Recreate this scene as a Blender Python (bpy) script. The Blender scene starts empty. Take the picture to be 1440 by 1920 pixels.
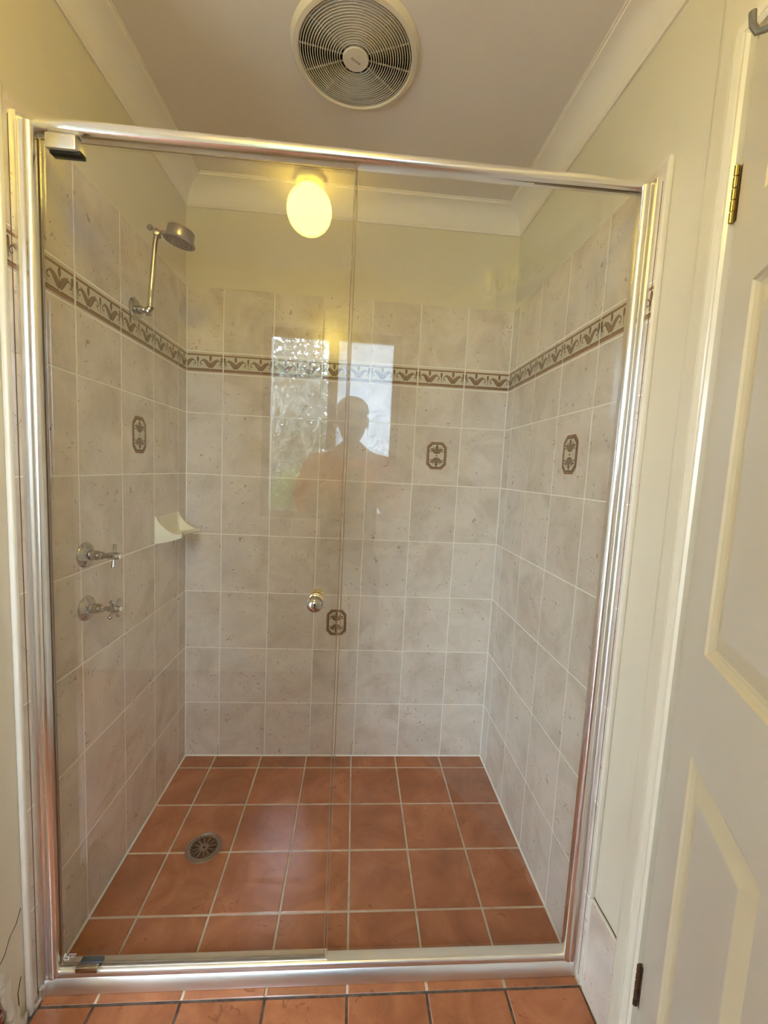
import bpy, bmesh, math, random
from mathutils import Vector, Matrix
random.seed(7)
S = bpy.context.scene
COL = S.collection
PI = math.pi

# ------------------------------------------------------------------ camera
CX, CY, CZ = 0.7014235, -1.7951461, 1.2996286
YAW, PITCH, ROLL, FPX = -0.07185538, -0.09751224, 0.05001585, 784.31642
def cam_axes():
    cy, sy, cp, sp = math.cos(YAW), math.sin(YAW), math.cos(PITCH), math.sin(PITCH)
    f = Vector((-sy*cp, cy*cp, sp)); r = Vector((cy, sy, 0)); u = r.cross(f)
    cr, sr = math.cos(ROLL), math.sin(ROLL)
    return (r*cr + u*sr), (u*cr - r*sr), f
r_, u_, f_ = cam_axes()
cam = bpy.data.cameras.new('camera'); camo = bpy.data.objects.new('camera', cam); COL.objects.link(camo)
M = Matrix.Identity(4)
for i in range(3):
    M[i][0], M[i][1], M[i][2] = r_[i], u_[i], -f_[i]
M[0][3], M[1][3], M[2][3] = CX, CY, CZ
camo.matrix_world = M
cam.sensor_fit = 'HORIZONTAL'; cam.sensor_width = 36; cam.lens = FPX/1440*36
cam.clip_start = .002; cam.clip_end = 200
S.camera = camo

# ------------------------------------------------------------------ world and exposure
w = bpy.data.worlds.new('sky'); S.world = w; w.use_nodes = True
bg = w.node_tree.nodes['Background']
bg.inputs[0].default_value = (.62, .78, 1.0, 1)
SKY = 20.0
bg.inputs[1].default_value = SKY
S.view_settings.view_transform = 'Standard'; S.view_settings.look = 'None'
S.view_settings.gamma = 1; S.view_settings.use_curve_mapping = False
S.view_settings.exposure = 0.74
LAMP = (29, 22, 3.2)          # radiance of the opal globe

W = 1.3369; CEIL = 2.38; YB = -2.445

# ------------------------------------------------------------------ helpers
def tagp(o, label=None, cat=None, group=None, kind=None):
    if label: o['label'] = label
    if cat: o['category'] = cat
    if group: o['group'] = group
    if kind: o['kind'] = kind
    return o
def empty(name, loc=(0,0,0), rot=(0,0,0), parent=None):
    o = bpy.data.objects.new(name, None); COL.objects.link(o); o.location = loc; o.rotation_euler = rot
    o.empty_display_size = .05
    if parent: o.parent = parent
    return o
def link(name, me, parent=None, loc=(0,0,0), rot=(0,0,0)):
    o = bpy.data.objects.new(name, me); COL.objects.link(o)
    if parent: o.parent = parent
    o.location = loc; o.rotation_euler = rot
    return o
def obj(name, bm, mats, parent=None, loc=(0,0,0), rot=(0,0,0), smooth=None):
    me = bpy.data.meshes.new(name); bmesh.ops.recalc_face_normals(bm, faces=bm.faces)
    bm.to_mesh(me); bm.free()
    for m in (mats if isinstance(mats, (list, tuple)) else [mats]): me.materials.append(m)
    if smooth is not None:
        me.shade_smooth() if smooth is True else me.shade_auto(smooth)
    return link(name, me, parent, loc, rot)
def _sa(self, ang):
    self.polygons.foreach_set('use_smooth', [True]*len(self.polygons))
    self.update()
    try: self.set_sharp_from_angle(angle=math.radians(ang))
    except Exception: pass
def setsmooth(me, ang=35):
    me.polygons.foreach_set('use_smooth', [True]*len(me.polygons))
    me.set_sharp_from_angle(angle=math.radians(ang))
def objs(name, bm, mats, parent=None, loc=(0,0,0), rot=(0,0,0), ang=35):
    o = obj(name, bm, mats, parent, loc, rot); setsmooth(o.data, ang); return o
def struct(name, bm, mats, parent=None, **k):
    o = obj(name, bm, mats, parent, **k)
    if not parent: o['kind'] = 'structure'
    return o
def box(bm, x0, x1, y0, y1, z0, z1, mi=0, bev=0, seg=1):
    v = [bm.verts.new((x, y, z)) for x in (x0, x1) for y in (y0, y1) for z in (z0, z1)]
    fs = [bm.faces.new([v[i] for i in q]) for q in ((0,1,3,2),(4,6,7,5),(0,4,5,1),(2,3,7,6),(0,2,6,4),(1,5,7,3))]
    for f in fs: f.material_index = mi
    if bev:
        es = list({e for f in fs for e in f.edges})
        r = bmesh.ops.bevel(bm, geom=es, offset=bev, segments=seg, affect='EDGES', profile=.5)
        for f in r['faces']: f.material_index = mi
    return fs
def lathe(bm, prof, seg=32, M4=None, mi=0, cap=True):
    """prof: list of (radius, height) around local Z"""
    M4 = M4 or Matrix.Identity(4); rings = []
    for r, h in prof:
        if r < 1e-6: rings.append([bm.verts.new(M4 @ Vector((0, 0, h)))])
        else: rings.append([bm.verts.new(M4 @ Vector((r*math.cos(2*PI*i/seg), r*math.sin(2*PI*i/seg), h))) for i in range(seg)])
    for a, b in zip(rings, rings[1:]):
        for i in range(seg):
            j = (i+1) % seg
            if len(a) == 1 and len(b) == 1: continue
            if len(a) == 1: f = bm.faces.new((a[0], b[i], b[j]))
            elif len(b) == 1: f = bm.faces.new((a[i], a[j], b[0]))
            else: f = bm.faces.new((a[i], a[j], b[j], b[i]))
            f.material_index = mi
    if cap:
        for rg in (rings[0], rings[-1]):
            if len(rg) > 1:
                f = bm.faces.new(rg); f.material_index = mi
def along(p, d):
    """matrix whose local Z points along d at p"""
    q = Vector(d).normalized().to_track_quat('Z', 'Y').to_matrix().to_4x4()
    return Matrix.Translation(Vector(p)) @ q
def tube(bm, pts, rad, seg=12, mi=0, cap=True):
    pts = [Vector(p) for p in pts]; rings = []
    rad = rad if isinstance(rad, (list, tuple)) else [rad]*len(pts)
    up = None
    for i, p in enumerate(pts):
        d = (pts[min(i+1, len(pts)-1)] - pts[max(i-1, 0)]).normalized()
        if up is None: up = d.orthogonal().normalized()
        up = (up - d*up.dot(d)).normalized(); s = d.cross(up)
        rings.append([bm.verts.new(p + (up*math.cos(2*PI*k/seg) + s*math.sin(2*PI*k/seg))*rad[i]) for k in range(seg)])
    for a, b in zip(rings, rings[1:]):
        for i in range(seg):
            j = (i+1) % seg; f = bm.faces.new((a[i], a[j], b[j], b[i])); f.material_index = mi
    if cap:
        for rg in (rings[0], rings[-1]):
            f = bm.faces.new(rg); f.material_index = mi
def extrude_prof(bm, prof, p0, p1, ax1, ax2, mi=0, scale1=None):
    """closed 2-D profile [(a,b)] in axes ax1, ax2, swept p0 -> p1"""
    ax1, ax2, p0, p1 = Vector(ax1), Vector(ax2), Vector(p0), Vector(p1)
    A = [bm.verts.new(p0 + ax1*a + ax2*b) for a, b in prof]
    pr2 = scale1 or prof
    B = [bm.verts.new(p1 + ax1*a + ax2*b) for a, b in pr2]
    n = len(prof)
    for i in range(n):
        j = (i+1) % n; f = bm.faces.new((A[i], A[j], B[j], B[i])); f.material_index = mi
    for rg in (A, B):
        f = bm.faces.new(rg); f.material_index = mi
def sheet(bm, pts, y, mi=0, h=.0004):
    """polygon [(u,v)] raised to y=-h-y, local wall plane (x=u, z=v)"""
    vs = [bm.verts.new((u, -y, v)) for u, v in pts]
    f = bm.faces.new(vs); f.material_index = mi
    return f
def ribbon(bm, pts, wid, y, mi=0):
    n = len(pts); wid = wid if isinstance(wid, list) else [wid]*n
    L, R = [], []
    for i, (a, b) in enumerate(pts):
        p, q = pts[max(i-1, 0)], pts[min(i+1, n-1)]
        dx, dz = q[0]-p[0], q[1]-p[1]; l = math.hypot(dx, dz) or 1; nx, nz = -dz/l, dx/l; h = wid[i]/2
        L.append(bm.verts.new((a+nx*h, -y, b+nz*h))); R.append(bm.verts.new((a-nx*h, -y, b-nz*h)))
    for i in range(n-1):
        f = bm.faces.new((L[i], L[i+1], R[i+1], R[i])); f.material_index = mi
def ell(cx, cz, rx, rz, n=12): return [(cx+rx*math.cos(2*PI*i/n), cz+rz*math.sin(2*PI*i/n)) for i in range(n)]

# ------------------------------------------------------------------ materials
def mat(name, col=(.8,.8,.8), rough=.5, metal=0, **kw):
    m = bpy.data.materials.new(name); m.use_nodes = True
    b = m.node_tree.nodes['Principled BSDF']
    b.inputs['Base Color'].default_value = (*col, 1); b.inputs['Roughness'].default_value = rough
    b.inputs['Metallic'].default_value = metal
    for k, v in kw.items():
        b.inputs[k.replace('_', ' ')].default_value = v
    return m
def nodes(m): return m.node_tree.nodes, m.node_tree.links, m.node_tree.nodes['Principled BSDF']
def noise_mat(name, cols, stops, scale=6, detail=6, rough=.5, rvar=0, bump=0, bscale=None, obj_rand=True, fleck=None, dist=.6, metal=0, tint=0):
    m = mat(name, cols[0], rough, metal); N, L, b = nodes(m)
    tc = N.new('ShaderNodeTexCoord'); vec = tc.outputs['Object']
    if obj_rand:
        oi = N.new('ShaderNodeObjectInfo'); mu = N.new('ShaderNodeVectorMath'); mu.operation = 'SCALE'
        cb = N.new('ShaderNodeCombineXYZ')
        for k in range(3): L.new(oi.outputs['Random'], cb.inputs[k])
        L.new(cb.outputs[0], mu.inputs[0]); mu.inputs['Scale'].default_value = 61.7
        ad = N.new('ShaderNodeVectorMath'); L.new(vec, ad.inputs[0]); L.new(mu.outputs[0], ad.inputs[1]); vec = ad.outputs[0]
    nz = N.new('ShaderNodeTexNoise'); nz.inputs['Scale'].default_value = scale; nz.inputs['Detail'].default_value = detail
    nz.inputs['Distortion'].default_value = dist; nz.inputs['Roughness'].default_value = .6
    L.new(vec, nz.inputs['Vector'])
    cr = N.new('ShaderNodeValToRGB'); e = cr.color_ramp.elements
    e[0].position, e[-1].position = stops[0], stops[-1]
    e[0].color = (*cols[0], 1); e[-1].color = (*cols[-1], 1)
    for c, s in zip(cols[1:-1], stops[1:-1]):
        x = e.new(s); x.color = (*c, 1)
    L.new(nz.outputs['Fac'], cr.inputs['Fac']); out = cr.outputs['Color']
    if fleck:
        fc, fs, th = fleck
        n2 = N.new('ShaderNodeTexNoise'); n2.inputs['Scale'].default_value = fs; n2.inputs['Detail'].default_value = 3; n2.inputs['Distortion'].default_value = 1.6
        L.new(vec, n2.inputs['Vector'])
        r2 = N.new('ShaderNodeValToRGB'); r2.color_ramp.elements[0].position = th; r2.color_ramp.elements[1].position = th+.05
        L.new(n2.outputs['Fac'], r2.inputs['Fac'])
        mx = N.new('ShaderNodeMix'); mx.data_type = 'RGBA'; L.new(r2.outputs['Color'], mx.inputs[0]); L.new(out, mx.inputs[6]); mx.inputs[7].default_value = (*fc, 1)
        out = mx.outputs[2]
    if tint:
        oi2 = N.new('ShaderNodeObjectInfo'); mr = N.new('ShaderNodeMapRange'); L.new(oi2.outputs['Random'], mr.inputs[0])
        mr.inputs[3].default_value = 1-tint; mr.inputs[4].default_value = 1+tint
        hv = N.new('ShaderNodeHueSaturation'); L.new(out, hv.inputs['Color']); L.new(mr.outputs[0], hv.inputs['Value']); out = hv.outputs[0]
    L.new(out, b.inputs['Base Color'])
    if rvar:
        mr = N.new('ShaderNodeMapRange'); L.new(nz.outputs['Fac'], mr.inputs[0]); mr.inputs[3].default_value = rough-rvar; mr.inputs[4].default_value = rough+rvar
        L.new(mr.outputs[0], b.inputs['Roughness'])
    if bump:
        bp = N.new('ShaderNodeBump'); bp.inputs['Strength'].default_value = bump; bp.inputs['Distance'].default_value = .002
        n3 = N.new('ShaderNodeTexNoise'); n3.inputs['Scale'].default_value = bscale or scale*3; n3.inputs['Detail'].default_value = 4; L.new(vec, n3.inputs['Vector'])
        L.new(n3.outputs['Fac'], bp.inputs['Height']); L.new(bp.outputs[0], b.inputs['Normal'])
    return m
M_tile = noise_mat('beige_marble_tile', [(.55,.45,.36), (.65,.56,.47), (.73,.64,.55), (.68,.57,.49)], [.28,.45,.60,.74], scale=6, detail=7, rough=.2, bump=.05, bscale=14, fleck=((.42,.31,.22), 52, .65), dist=.7, tint=.03)
M_grout = noise_mat('cream_grout', [(.84,.78,.68), (.90,.86,.77)], [.3,.7], scale=20, rough=.75, bump=.2)
M_ftile = noise_mat('terracotta_tile', [(.28,.098,.042), (.39,.142,.062), (.49,.195,.09)], [.3,.5,.72], scale=6.5, detail=8, rough=.19, rvar=.05, bump=.35, bscale=9, fleck=((.27,.095,.042), 26, .66), dist=1.2, tint=.08)
M_fgrout = noise_mat('sandy_floor_grout', [(.50,.38,.27), (.72,.59,.45)], [.35,.65], scale=12, rough=.85, bump=.3)
M_dgrout = noise_mat('dark_floor_grout', [(.06,.04,.03), (.16,.11,.08)], [.35,.65], scale=30, rough=.9)
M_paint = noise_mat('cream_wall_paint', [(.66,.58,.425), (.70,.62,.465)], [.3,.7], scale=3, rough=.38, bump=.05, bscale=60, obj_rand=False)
M_paint2 = noise_mat('cream_wall_paint_daylit', [(.70,.655,.54), (.74,.695,.58)], [.3,.7], scale=3, rough=.3, bump=.05, bscale=50, obj_rand=False)  # same cream paint, with the cooler tone of daylight put into the colour
M_paint3 = noise_mat('cream_wall_paint_half_daylit', [(.665,.60,.465), (.70,.635,.50)], [.3,.7], scale=3, rough=.32, bump=.05, bscale=50, obj_rand=False)  # same cream paint, colour set between its lamplit and daylit tones
M_ceil = noise_mat('matte_ceiling_paint', [(.70,.61,.54), (.73,.64,.57)], [.3,.7], scale=2, rough=.7, bump=.05, bscale=80, obj_rand=False)
M_corn = noise_mat('cornice_plaster_paint', [(.78,.70,.62), (.82,.74,.66)], [.3,.7], scale=3, rough=.55, obj_rand=False)
M_trim = mat('ivory_enamel_trim', (.80,.74,.62), .25)
M_arch = mat('ivory_gloss_architrave', (.80,.74,.60), .22)
M_door = noise_mat('beige_door_enamel', [(.585,.525,.425), (.62,.56,.46)], [.3,.7], scale=2, rough=.3, obj_rand=False)
M_doorm = mat('yellowed_panel_moulding', (.64,.55,.37), .3)
M_sil = mat('white_silicone', (.82,.78,.70), .4)
M_alu = mat('bright_anodised_aluminium', (.88,.87,.85), .22, 1)
M_alu2 = mat('satin_aluminium', (.86,.85,.82), .32, 1)
M_chrome = mat('chrome', (.46,.44,.42), .06, 1)
M_rack = mat('glossy_white_plastic', (.90,.88,.78), .27)
M_hook = mat('grey_metal', (.30,.29,.27), .35, 1)
M_dchrome = mat('dulled_chrome', (.36,.31,.28), .3, 1)
M_brass = mat('polished_brass', (.40,.31,.14), .18, 1)
M_gold = mat('gold_plated', (.92,.80,.50), .06, 1)
M_rust = noise_mat('tarnished_bronze', [(.05,.025,.015), (.16,.08,.045)], [.35,.65], scale=60, rough=.5, metal=.6)
M_steel = mat('stainless_drain', (.27,.25,.22), .35, 1)
M_dark = mat('dark_void', (.008,.006,.005), .8)
M_fan = mat('aged_white_plastic', (.66,.57,.46), .55)
M_fanlogo = mat('grey_print', (.33,.28,.22), .5)
M_ceramic = mat('ivory_glazed_ceramic', (.82,.76,.58), .08)
M_brownD = mat('dark_brown_print', (.085,.038,.010), .4)
M_brownM = mat('mid_brown_print', (.26,.125,.045), .35)
M_brownL = mat('soft_brown_print', (.24,.14,.075), .35)
M_cream = mat('cream_print_ground', (.62,.54,.42), .3)
M_white = mat('white_plastic', (.90,.88,.78), .3)
M_crack = mat('dark_crack', (.07,.05,.04), .9)
M_etch = mat('white_etched_mark', (1,1,1), .6)
M_brick = noise_mat('exposed_red_brick', [(.10,.02,.012), (.30,.06,.03), (.6,.5,.42)], [.35,.5,.62], scale=60, rough=.9)
M_frame = mat('bronze_window_frame', (.16,.12,.08), .4)
M_porc = mat('white_porcelain', (.85,.85,.83), .08)
M_black = mat('black_plastic', (.02,.02,.022), .25)
def glass_mat(name, tint, ior=1.5):
    m = bpy.data.materials.new(name); m.use_nodes = True; N, L = m.node_tree.nodes, m.node_tree.links
    N.remove(N['Principled BSDF']); out = N['Material Output']
    t = N.new('ShaderNodeBsdfTransparent'); t.inputs[0].default_value = (*tint, 1)
    g = N.new('ShaderNodeBsdfGlossy'); g.inputs['Roughness'].default_value = 0; g.inputs[0].default_value = (1,1,1,1)
    ge = N.new('ShaderNodeNewGeometry'); mr = N.new('ShaderNodeMapRange'); L.new(ge.outputs['Backfacing'], mr.inputs[0])
    mr.inputs[3].default_value = ior; mr.inputs[4].default_value = 1/ior
    fr = N.new('ShaderNodeFresnel'); L.new(mr.outputs[0], fr.inputs['IOR'])
    mx = N.new('ShaderNodeMixShader'); L.new(fr.outputs[0], mx.inputs[0]); L.new(t.outputs[0], mx.inputs[1]); L.new(g.outputs[0], mx.inputs[2])
    L.new(mx.outputs[0], out.inputs['Surface']); return m
M_glass = glass_mat('clear_shower_glass', (.975,.98,.97))
M_wglass = glass_mat('window_glass', (.97,.98,.98))
M_gedge = mat('glass_cut_edge', (.24,.18,.12), .15)
M_gedge2 = mat('dark_polished_edge', (.19,.13,.08), .2)
def frosted():
    m = bpy.data.materials.new('frosted_window_glass'); m.use_nodes = True; N, L = m.node_tree.nodes, m.node_tree.links
    N.remove(N['Principled BSDF']); out = N['Material Output']
    t = N.new('ShaderNodeBsdfTranslucent'); t.inputs[0].default_value = (.40,.43,.46,1)
    r = N.new('ShaderNodeBsdfTransparent'); mx = N.new('ShaderNodeMixShader'); mx.inputs[0].default_value = .10
    L.new(t.outputs[0], mx.inputs[1]); L.new(r.outputs[0], mx.inputs[2]); L.new(mx.outputs[0], out.inputs['Surface']); return m
M_frost = frosted()
def globe_mat():
    m = mat('lit_opal_globe', (.9,.85,.6), .3); N, L, b = nodes(m)
    b.inputs['Emission Color'].default_value = (LAMP[0]/LAMP[0], LAMP[1]/LAMP[0], LAMP[2]/LAMP[0], 1)
    b.inputs['Emission Strength'].default_value = LAMP[0]; return m
M_globe = globe_mat()

# ------------------------------------------------------------------ light helper: portal in the window opening
pl = bpy.data.lights.new('window_portal', 'AREA'); pl.shape = 'RECTANGLE'; pl.size = .78; pl.size_y = 1.12
plo = bpy.data.objects.new('window_portal', pl); COL.objects.link(plo)
plo.location = (.538, YB-.10, 1.55); plo.rotation_euler = (PI/2, 0, PI)     # faces +Y, into the room
pl.cycles.is_portal = True
pl2 = bpy.data.lights.new('added_door_portal', 'AREA'); pl2.shape = 'RECTANGLE'; pl2.size = 1.15; pl2.size_y = 2.08
plo2 = bpy.data.objects.new('added_door_portal', pl2); COL.objects.link(plo2)
plo2.location = (-1.535, YB-.11, 1.05); plo2.rotation_euler = (PI/2, 0, PI)
pl2.cycles.is_portal = True

# ------------------------------------------------------------------ room shell
bm = bmesh.new(); box(bm, -.12, W+.14, .006, .12, -.10, CEIL+.12)
wall_back = struct('wall_back', bm, M_paint)
YN, XL = -.968, -2.30      # the left wall is a short nib; the room opens out beyond it
bm = bmesh.new(); box(bm, -.12, -.006, YN, .12, -.10, CEIL+.12)
wall_left = struct('wall_left', bm, M_paint)
bm = bmesh.new(); box(bm, XL-.12, -.12, YN, YN+.12, -.10, CEIL+.12)
struct('wall_beside_shower', bm, M_paint2)
GX0, GX1, GZ = -2.12, -.95, 2.10       # unseen glazed door, added in the rear wall to let in daylight
bm = bmesh.new(); box(bm, XL-.12, XL, YB-.12, YN+.12, -.10, CEIL+.12)
struct('wall_far_left', bm, M_paint2)
# right wall with the doorway; beyond the shower the wall steps out by a centimetre with a rounded arris
DY0, DY1, DH = -1.074, -1.866, 2.045
bm = bmesh.new()
box(bm, W+.006, W+.12, -.90, .006, -.10, CEIL+.12)
box(bm, W+.006, W+.12, -1.0, -.90, -.10, CEIL+.12, mi=1)
box(bm, W-.006, W+.12, DY0, -.999, -.10, CEIL+.12, mi=1)
prof = [(W-.006, -.999)] + [(W-.006+.012*(1-math.cos(a)), -.999+.016*math.sin(a)) for a in [PI/2*k/6 for k in range(1, 7)]] + [(W+.02, -.999)]
A = [bm.verts.new((x, y, -.0)) for x, y in prof]; B = [bm.verts.new((x, y, CEIL)) for x, y in prof]
for i in range(len(prof)-1):
    bm.faces.new((A[i], A[i+1], B[i+1], B[i])).material_index = 1
box(bm, W-.006, W+.12, DY1, DY0, DH, CEIL+.12, mi=1)
box(bm, W-.006, W+.12, YB-.12, DY1, -.10, CEIL+.12, mi=1)
wall_right = struct('wall_right', bm, [M_paint3, M_paint3])
# window wall behind the camera
WX0, WX1, WZ0, WZ1 = .125, .950, .985, 2.115
bm = bmesh.new()
box(bm, XL, GX0, YB-.12, YB, -.10, CEIL+.12); box(bm, GX0, GX1, YB-.12, YB, GZ, CEIL+.12); box(bm, GX1, WX0, YB-.12, YB, -.10, CEIL+.12); box(bm, WX1, W+.12, YB-.12, YB, -.10, CEIL+.12)
box(bm, WX0, WX1, YB-.12, YB, -.10, WZ0); box(bm, WX0, WX1, YB-.12, YB, WZ1, CEIL+.12)
wall_rear = struct('wall_rear', bm, M_paint2)
# hall beyond the doorway
bm = bmesh.new()
box(bm, 2.3, 2.4, YB-.12, -.6, -.10, CEIL+.12); box(bm, W+.12, 2.4, -.7, -.6, -.10, CEIL+.12); box(bm, W+.12, 2.4, YB-.12, YB, -.10, CEIL+.12)
struct('wall_hall', bm, M_paint2)
bm = bmesh.new(); box(bm, XL-.12, 2.4, YB-.12, .12, -.12, -.006)
floor = struct('floor', bm, M_fgrout)
# ceiling with a round hole for the fan
FX, FY, FR = .655, -.586, .168
bm = bmesh.new(); n = 64
X0, X1, Y0, Y1 = XL-.12, 2.4, YB-.12, .12
def rim(a):
    c, s = math.cos(a), math.sin(a); t = 1e9
    if c > 1e-9: t = min(t, (X1-FX)/c)
    if c < -1e-9: t = min(t, (X0-FX)/c)
    if s > 1e-9: t = min(t, (Y1-FY)/s)
    if s < -1e-9: t = min(t, (Y0-FY)/s)
    return FX+c*t, FY+s*t
angs = sorted([2*PI*i/n for i in range(n)] + [math.atan2(y-FY, x-FX) % (2*PI) for x in (X0, X1) for y in (Y0, Y1)])
for z in (CEIL,):
    ins = [bm.verts.new((FX+.15*math.cos(a), FY+.15*math.sin(a), z)) for a in angs]
    ous = [bm.verts.new((*rim(a), z)) for a in angs]
    up = [bm.verts.new((v.co.x, v.co.y, z+.10)) for v in ins]; uo = [bm.verts.new((v.co.x, v.co.y, z+.10)) for v in ous]
    k = len(angs)
    for i in range(k):
        j = (i+1) % k
        bm.faces.new((ins[i], ins[j], ous[j], ous[i])); bm.faces.new((up[i], up[j], uo[j], uo[i]))
        bm.faces.new((ins[i], ins[j], up[j], up[i])); bm.faces.new((ous[i], ous[j], uo[j], uo[i]))
ceiling = struct('ceiling', bm, M_ceil)
# cove cornices, mitred in the corners
cp = [(0, .0), (.006, .0), (.006, .007)] + [(.074-.066*math.cos(a), .013+.0*0+.066*math.sin(a)) for a in [PI/2*k/8 for k in range(0, 9)]]
cp = [(0, -.087), (.006, -.087), (.007, -.081)]
for k in range(0, 9):
    a = PI/2*k/8; cp.append((.074-.065*math.cos(a), -.010-.069*(1-math.sin(a))))
cp += [(.075, -.004), (.080, -.004), (.080, 0)]
def cornice(name, fn, label):
    bm = bmesh.new()
    A = [bm.verts.new(fn(d, 0) + (CEIL+z,)) for d, z in cp]; B = [bm.verts.new(fn(d, 1) + (CEIL+z,)) for d, z in cp]
    for i in range(len(cp)-1): bm.faces.new((A[i], A[i+1], B[i+1], B[i]))
    o = struct(name, bm, M_corn); o['label'] = label; setsmooth(o.data, 30); return o
o6 = .006
cornice('trim_1', lambda d, t: ((-o6+d) if t == 0 else (W+o6-d), o6-d), 'pale cove cornice over the back wall of the shower')
cornice('trim_2', lambda d, t: (-o6+d, (o6-d) if t == 0 else (YN-d)), 'pale cove cornice along the left wall')
cornice('trim_3', lambda d, t: (W+o6-d, (o6-d) if t == 0 else (YB+d)), 'pale cove cornice along the right wall')
cornice('trim_4', lambda d, t: ((XL+d) if t == 0 else (W+o6-d), YB+d), 'pale cove cornice over the window wall')
cornice('trim_10', lambda d, t: ((XL+d) if t == 0 else (-o6+d), YN-d), 'pale cove cornice left of the shower nib')
cornice('trim_11', lambda d, t: (XL+d, (YN-d) if t == 0 else (YB+d)), 'pale cove cornice over the far left wall')

# ------------------------------------------------------------------ tiles
G = .0038
tile_cache = {}
def tile_mesh(wd, ht, kind='tile'):
    key = (round(wd, 4), round(ht, 4), kind)
    if key in tile_cache: return tile_cache[key]
    bm = bmesh.new()
    if kind == 'floor': box(bm, .0030, wd-.0030, .0030, ht-.0030, -.008, 0, bev=.0014)
    else: box(bm, G/2, wd-G/2, 0, .007, G/2, ht-G/2, bev=.0008)
    me = bpy.data.meshes.new('tile'); bmesh.ops.recalc_face_normals(bm, faces=bm.faces); bm.to_mesh(me); bm.free()
    me.materials.append(M_ftile if kind == 'floor' else M_tile)
    tile_cache[key] = me; return me
ZR = [0, .25, .5, .75, 1.0, 1.25, 1.5, 1.66, 1.745, 1.994]
def motif_half(bm, cx, full=True):
    """one tulip with curling leaves; v from 0 to .068"""
    y1, y2, y3 = .0006, .0009, .0012
    for s in (-1, 1):
        P = lambda pts: [(cx+s*a, b) for a, b in pts]
        sheet(bm, P([(0,.014), (.010,.019), (.018,.029), (.027,.041), (.036,.044), (.027,.048), (.016,.046), (.007,.040), (0,.030)]), y1, 3)
        ribbon(bm, P([(0,.012), (.009,.018), (.017,.028), (.024,.038), (.031,.043), (.037,.041), (.041,.034), (.039,.027), (.034,.027), (.033,.032)]), [.002,.0022,.0022,.0024,.0026,.003,.0032,.003,.0028,.002], y2, 1)
        ribbon(bm, P([(.002,.024), (.007,.036), (.014,.043), (.026,.049), (.034,.048)]), [.0012,.0016,.0018,.002,.001], y2, 2)
        ribbon(bm, P([(.0375,.020), (.043,.021)]), .0015, y2, 2)
    sheet(bm, ell(cx, .0515, .0052, .0105), y2, 1); sheet(bm, ell(cx, .050, .0028, .0065), y3, 2)
    ribbon(bm, [(cx, .012), (cx, .042)], [.003, .0016], y2, 1)
    sheet(bm, [(cx-.004, .012), (cx, .007), (cx+.004, .012), (cx, .017)], y3, 0)
def bud(bm, cx):
    sheet(bm, ell(cx, .047, .0042, .011), .0009, 1); sheet(bm, ell(cx, .046, .002, .007), .0012, 2)
    ribbon(bm, [(cx, .015), (cx, .037)], [.0012, .0024], .0009, 1)
motif_cache = {}
def border_motif(x0, x1):
    """printed relief band for a border tile covering pattern phase x0..x1 of a 0.2 m repeat"""
    key = (round(x0, 4), round(x1, 4))
    if key in motif_cache: return motif_cache[key]
    wd = x1-x0; bm = bmesh.new(); g = G/2+.0006
    sheet(bm, [(0,0), (.2,0), (.2,.068), (0,.068)], .0002, 0)
    for a, b, m in ((0,.0085,2), (.0085,.011,1), (.063,.068,2), (.0615,.063,1)):
        sheet(bm, [(0,a), (.2,a), (.2,b), (0,b)], .0005, m)
    motif_half(bm, .05); motif_half(bm, .15); bud(bm, .1); bud(bm, .006); bud(bm, .194)
    for pos, sgn in ((x0+g, -1), (x1-g, 1)):
        bmesh.ops.bisect_plane(bm, geom=bm.verts[:]+bm.edges[:]+bm.faces[:], plane_co=(pos, 0, 0), plane_no=(sgn, 0, 0), clear_outer=True, dist=1e-7)
    for v in bm.verts: v.co.x -= x0
    me = bpy.data.meshes.new('scroll_relief'); bmesh.ops.recalc_face_normals(bm, faces=bm.faces)
    for f in bm.faces:
        if f.normal.y > 0: f.normal_flip()
    bm.to_mesh(me); bm.free()
    for m in (M_cream, M_brownD, M_brownM, M_brownL): me.materials.append(m)
    motif_cache[key] = me; return me
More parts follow.
